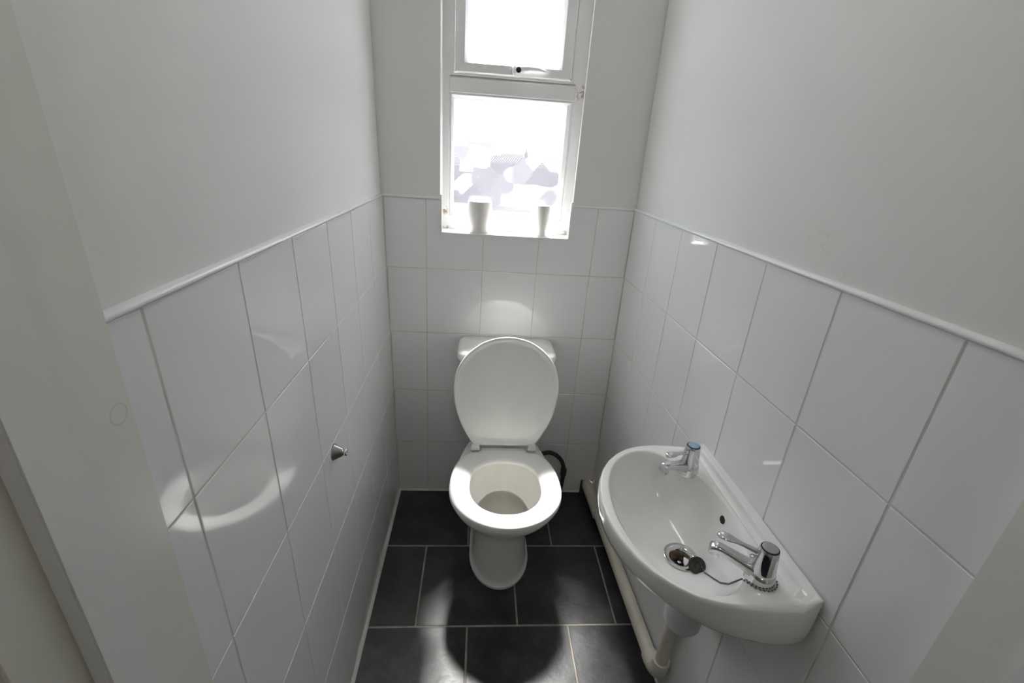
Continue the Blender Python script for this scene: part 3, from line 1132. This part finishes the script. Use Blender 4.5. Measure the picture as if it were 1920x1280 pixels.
# overflow hole in the rear of the bowl
hit = bvh.ray_cast(Vector((0.70, BY, 0.772)), Vector((1, 0, 0)))
p0, nn = hit[0], hit[1]
if nn.x > 0:
    nn = -nn
tx_ = Vector((0, 1, 0))
ty_ = nn.cross(tx_).normalized()
mb = MB()
prof = [(0.0125, -0.001), (0.0120, 0.0012), (0.0095, 0.0012), (0.0085, -0.0005)]
mb.loft([[p0 + (tx_ * math.cos(a) * r + ty_ * math.sin(a) * r * 0.9) + nn * d for a in [2 * PI * k / 24 for k in range(24)]] for r, d in prof], cap0=False, cap1=False)
ofl = bchild(mb, 'overflow_rim', M['ceramic'], smooth=60)
mb = MB()
mb.loft([[p0 + (tx_ * math.cos(a) * r + ty_ * math.sin(a) * r * 0.9) + nn * d for a in [2 * PI * k / 24 for k in range(24)]] for r, d in ((0.0098, 0.0006), (0.004, 0.0007))], cap1=True)
bchild(mb, 'overflow_hole', M['dark'])
# waste fitting
dx, dy, dz_ = DRAIN
mb = MB().lathe([(0.036, dz_ + 0.006), (0.0365, dz_ + 0.0095), (0.034, dz_ + 0.0105), (0.027, dz_ + 0.0085), (0.0215, dz_ + 0.0045), (0.021, dz_ - 0.001)], 36, 'Z', (dx, dy, 0), cap=False)
bchild(mb, 'waste_ring', M['chrome'], smooth=50)
mb = MB().lathe([(0.0214, dz_ + 0.0045), (0.0185, dz_ + 0.0015), (0.0160, dz_ - 0.001), (0.0158, dz_ - 0.009), (0.010, dz_ - 0.0095)], 28, 'Z', (dx, dy, 0), cap=False)
mb.lathe([(0.0101, dz_ - 0.0094), (0.004, dz_ - 0.0094)], 28, 'Z', (dx, dy, 0))
bchild(mb, 'waste_cup', M['grime'], smooth=50)
for k in range(6):
    a = 2 * PI * k / 6 + 0.4
    hx_, hy_ = dx + 0.0102 * math.cos(a), dy + 0.0102 * math.sin(a)
    bchild(MB().lathe([(0.0036, dz_ - 0.0094), (0.0034, dz_ - 0.0085), (0.002, dz_ - 0.0084)], 14, 'Z', (hx_, hy_, 0)), 'waste_slot', M['dark'])
bchild(MB().lathe([(0.0042, dz_ - 0.0096), (0.0042, dz_ - 0.0075), (0.003, dz_ - 0.0068), (0.001, dz_ - 0.0068)], 16, 'Z', (dx, dy, 0)), 'waste_screw', M['chrome'], smooth=50)


# ------------------------------------------------------------------ taps
def make_tap(label, loc, ang, cap_mat, cap_label):
    t = empty('tap', loc, ang)
    tag(t, label, 'tap', 'pillar taps on the basin')
    b = MB()
    b.lathe([(0.0245, -0.002), (0.0245, 0.003), (0.0238, 0.005), (0.0230, 0.012), (0.0222, 0.0185), (0.0206, 0.0198), (0.0208, 0.0212), (0.0204, 0.026), (0.0190, 0.038), (0.0172, 0.053), (0.0158, 0.064), (0.0152, 0.068), (0.0142, 0.0690)], 36)
    b.build('body', M['chrome'], t, smooth=45)
    b = MB()
    b.lathe([(0.0144, 0.0685), (0.0144, 0.0700), (0.0138, 0.0702)], 32)
    b.build('cap_groove', M['dark'], t)
    b = MB()
    b.lathe([(0.0126, 0.0690), (0.0126, 0.0712), (0.0110, 0.0718), (0.004, 0.0720)], 32)
    tag(b.build('indicator_cap', cap_mat, t, smooth=45), cap_label)
    b = MB()
    secs = []
    for x, z, hw, hh in ((0.008, 0.0150, 0.0165, 0.0125), (0.020, 0.0185, 0.0135, 0.0110), (0.036, 0.0245, 0.0112, 0.0086), (0.056, 0.0315, 0.0102, 0.0076), (0.070, 0.0355, 0.0098, 0.0074), (0.079, 0.0352, 0.0096, 0.0072), (0.0855, 0.0325, 0.0094, 0.0070), (0.0872, 0.0300, 0.0090, 0.0060)):
        ring = []
        for k in range(20):
            a = 2 * PI * k / 20
            c, s = math.cos(a), math.sin(a)
            ring.append((x, hw * math.copysign(abs(c) ** 0.45, c), z + hh * math.copysign(abs(s) ** 0.45, s)))
        secs.append(ring)
    b.loft(secs, cap0=True, cap1=True)
    b.lathe([(0.0082, 0.031), (0.0088, 0.020), (0.0080, 0.0185), (0.0062, 0.0185), (0.0058, 0.024)], 20, 'Z', (0.0765, 0, 0))
    b.build('spout', M['chrome'], t, smooth=45)
    b = MB()
    secs = []
    for x, z, hw, hh in ((0.012, 0.0545, 0.0052, 0.0058), (0.022, 0.0560, 0.0048, 0.0046), (0.038, 0.0595, 0.0046, 0.0034), (0.050, 0.0620, 0.0062, 0.0030), (0.060, 0.0640, 0.0098, 0.0032), (0.070, 0.0650, 0.0105, 0.0032), (0.078, 0.0645, 0.0080, 0.0030), (0.0815, 0.0635, 0.0030, 0.0016)):
        secs.append([(x, hw * math.cos(2 * PI * k / 18), z + hh * math.sin(2 * PI * k / 18)) for k in range(18)])
    b.loft(secs, cap0=True, cap1=True)
    b.build('lever', M['chrome'], t, smooth=60)
    return t


near_z = bz(0.842, -1.1385)[0]
far_z = bz(0.840, -0.845)[0]
NEAR = (0.842, -1.1385, near_z)
FAR = (0.840, -0.845, far_z)
tn = make_tap('chrome lever tap at the near end of the basin, plug chain round its foot', NEAR, math.atan2(0.036, -0.071), M['grey_cap'], 'plain grey indicator cap')
tf = make_tap('chrome lever tap with blue cap at the far end of the basin', FAR, math.atan2(-0.036, -0.080), M['blue'], 'pale blue indicator cap')
# small chain hook under the near lever
b = MB()
cl = [(0.0215 + 0.0035 * math.cos(2 * PI * k / 14), 0.002, 0.044 + 0.0035 * math.sin(2 * PI * k / 14)) for k in range(15)]
b.tube(cl, 0.0012, 8)
b.build('chain_hook', M['chrome'], tn, smooth=60)

# ------------------------------------------------------------------ plug with bead chain
plug = empty('sink_plug', (dx + 0.018, dy - 0.031, dz_ + 0.019))
tag(plug, 'black rubber plug lying beside the basin waste on a bead chain', 'plug')
b = MB()
b.lathe([(0.0125, -0.009), (0.0145, 0.003), (0.0172, 0.005), (0.0172, 0.0085), (0.0155, 0.010), (0.0138, 0.0085), (0.006, 0.0085), (0.0045, 0.0115), (0.002, 0.012)], 28)
pb = b.build('plug_body', M['rubber'], plug, smooth=40)
pb.rotation_euler = (math.radians(48), math.radians(-22), 0)
pl = plug.location
path = [Vector((pl.x + 0.004, pl.y - 0.008, pl.z + 0.010))]
for (x, y) in ((0.822, -1.030), (0.823, -1.055), (0.821, -1.080), (0.818, -1.105), (0.817, -1.125)):
    z, n_ = bz(x, y)
    path.append(Vector((x, y, z + 0.0025)))
RC = 0.0272
for k in range(15):
    a = math.radians(170 + 200 * k / 14)
    x, y = NEAR[0] + RC * math.cos(a), NEAR[1] + RC * math.sin(a)
    z, n_ = bz(x, y)
    path.append(Vector((x, y, z + 0.0022)))
fine = []
for p, q in zip(path, path[1:]):
    L = (q - p).length
    m_ = max(1, int(L / 0.0046))
    for k in range(m_):
        fine.append(p.lerp(q, k / m_))
b = MB()
icos = bmesh.new()
bmesh.ops.create_icosphere(icos, subdivisions=1, radius=0.0019)
iv = [v.co.copy() for v in icos.verts]
fi = [tuple(v.index for v in f.verts) for f in icos.faces]
icos.free()
for p in fine:
    b.add([p + v - pl for v in iv], fi)
b.tube([p - pl for p in fine], 0.0005, 6)
ch = b.build('bead_chain', M['tarnish'], plug, smooth=80)

# ------------------------------------------------------------------ waste pipe under the basin
wp = empty('waste_pipe', (0.897, -0.865, 0.0))
tag(wp, 'cream plastic waste pipe running along the skirting from basin to corner hole', 'pipe')
o_ = wp.location


def pchild(mb, name, m, **k):
    o = mb.build(name, m, wp, **k)
    o.matrix_parent_inverse = Matrix.Translation(-o_)
    return o


RX, RY = 0.8985, -0.862
p_back, p_front = Vector((0.880, 0.10, 0.034)), Vector((0.8945, RY + 0.045, 0.084))
dirp = (p_front - p_back).normalized()
pchild(MB().tube([p_back, p_front], 0.0205, 28), 'pipe_run', M['pipe'], smooth=60)
c0 = p_back + dirp * 0.095
c1 = p_back + dirp * 0.305
pchild(MB().tube([c0, c0 + dirp * 0.004, c1 - dirp * 0.012, c1 - dirp * 0.004, c1], [0.0215, 0.0258, 0.0258, 0.0268, 0.0215], 28), 'coupling', M['pipe'], smooth=40)
ce_ = p_front
el = [Vector((p_front.x, RY + 0.06, p_front.z - 0.0005)), Vector((p_front.x, RY + 0.04, p_front.z))]
for k in range(9):
    a = PI / 2 * k / 8
    el.append(Vector((lerp(p_front.x, RX, k / 8), RY + 0.036 - 0.036 * math.sin(a), p_front.z + 0.036 - 0.036 * math.cos(a))))
el.append(Vector((RX, RY, p_front.z + 0.062)))
pchild(MB().tube(el, [0.0245] * 2 + [0.0235] * 9 + [0.0235], 28), 'elbow', M['pipe'], smooth=60)
pchild(MB().tube([Vector((RX, RY, p_front.z + 0.04)), Vector((RX, RY, 0.52)), Vector((RX - 0.004, RY - 0.012, 0.545)), Vector((RX - 0.03, RY - 0.06, 0.55)), Vector((0.84, -0.955, 0.55))], 0.0178, 24), 'riser', M['pipe'], smooth=60)
tr_ = (0.834, -0.985)
pchild(MB().lathe([(0.020, 0.47), (0.034, 0.474), (0.0405, 0.486), (0.0415, 0.51), (0.0415, 0.575), (0.036, 0.585), (0.022, 0.59), (0.022, 0.625), (0.030, 0.63), (0.030, 0.66), (0.02, 0.664)], 32, 'Z', (tr_[0], tr_[1], 0)), 'bottle_trap', M['pipe_white'], smooth=40)

# ------------------------------------------------------------------ small things
# cone-shaped knob on the left wall
ky, kz = -0.739, 0.752
kn = empty('wall_knob', (xl(ky, kz), ky, kz))
tag(kn, 'small brushed metal cone-shaped knob fixed to the left wall tiles', 'knob')
MB().lathe([(0.0205, -0.001), (0.0205, 0.002), (0.019, 0.0035), (0.0105, 0.021), (0.0095, 0.0225)], 32, 'X').build('cone_base', M['brushed'], kn, smooth=40)
MB().lathe([(0.0075, 0.021), (0.0065, 0.024), (0.0085, 0.0265), (0.0092, 0.030), (0.0075, 0.0325), (0.003, 0.0335)], 28, 'X').build('knob_tip', M['chrome'], kn, smooth=50)


def candle(label, x, y, r, h, wick_lean):
    c = empty('candle', (x, y, WZ0 - 0.0005))
    tag(c, label, 'candle', 'candles on the window sill')
    b_ = MB()
    b_.lathe([(r * 0.97, 0.0), (r, 0.002), (r, h - 0.003), (r * 0.97, h), (r * 0.90, h - 0.001), (r * 0.78, h - 0.006), (r * 0.3, h - 0.009), (r * 0.05, h - 0.009)], 40)
    b_.build('wax', M['wax'], c, smooth=50)
    b_ = MB().tube([(0, 0, h - 0.010), (0.0005, 0, h - 0.003), (wick_lean, -0.001, h + 0.003)], [0.0013, 0.0013, 0.0011], 8)
    b_.build('wick', M['wick'], c, smooth=60)
    return c


candle('wide white pillar candle at the left of the window sill', 0.336, 0.047, 0.0435, 0.112, -0.002)
candle('narrow white candle at the right of the window sill', 0.567, 0.040, 0.0255, 0.110, 0.002)
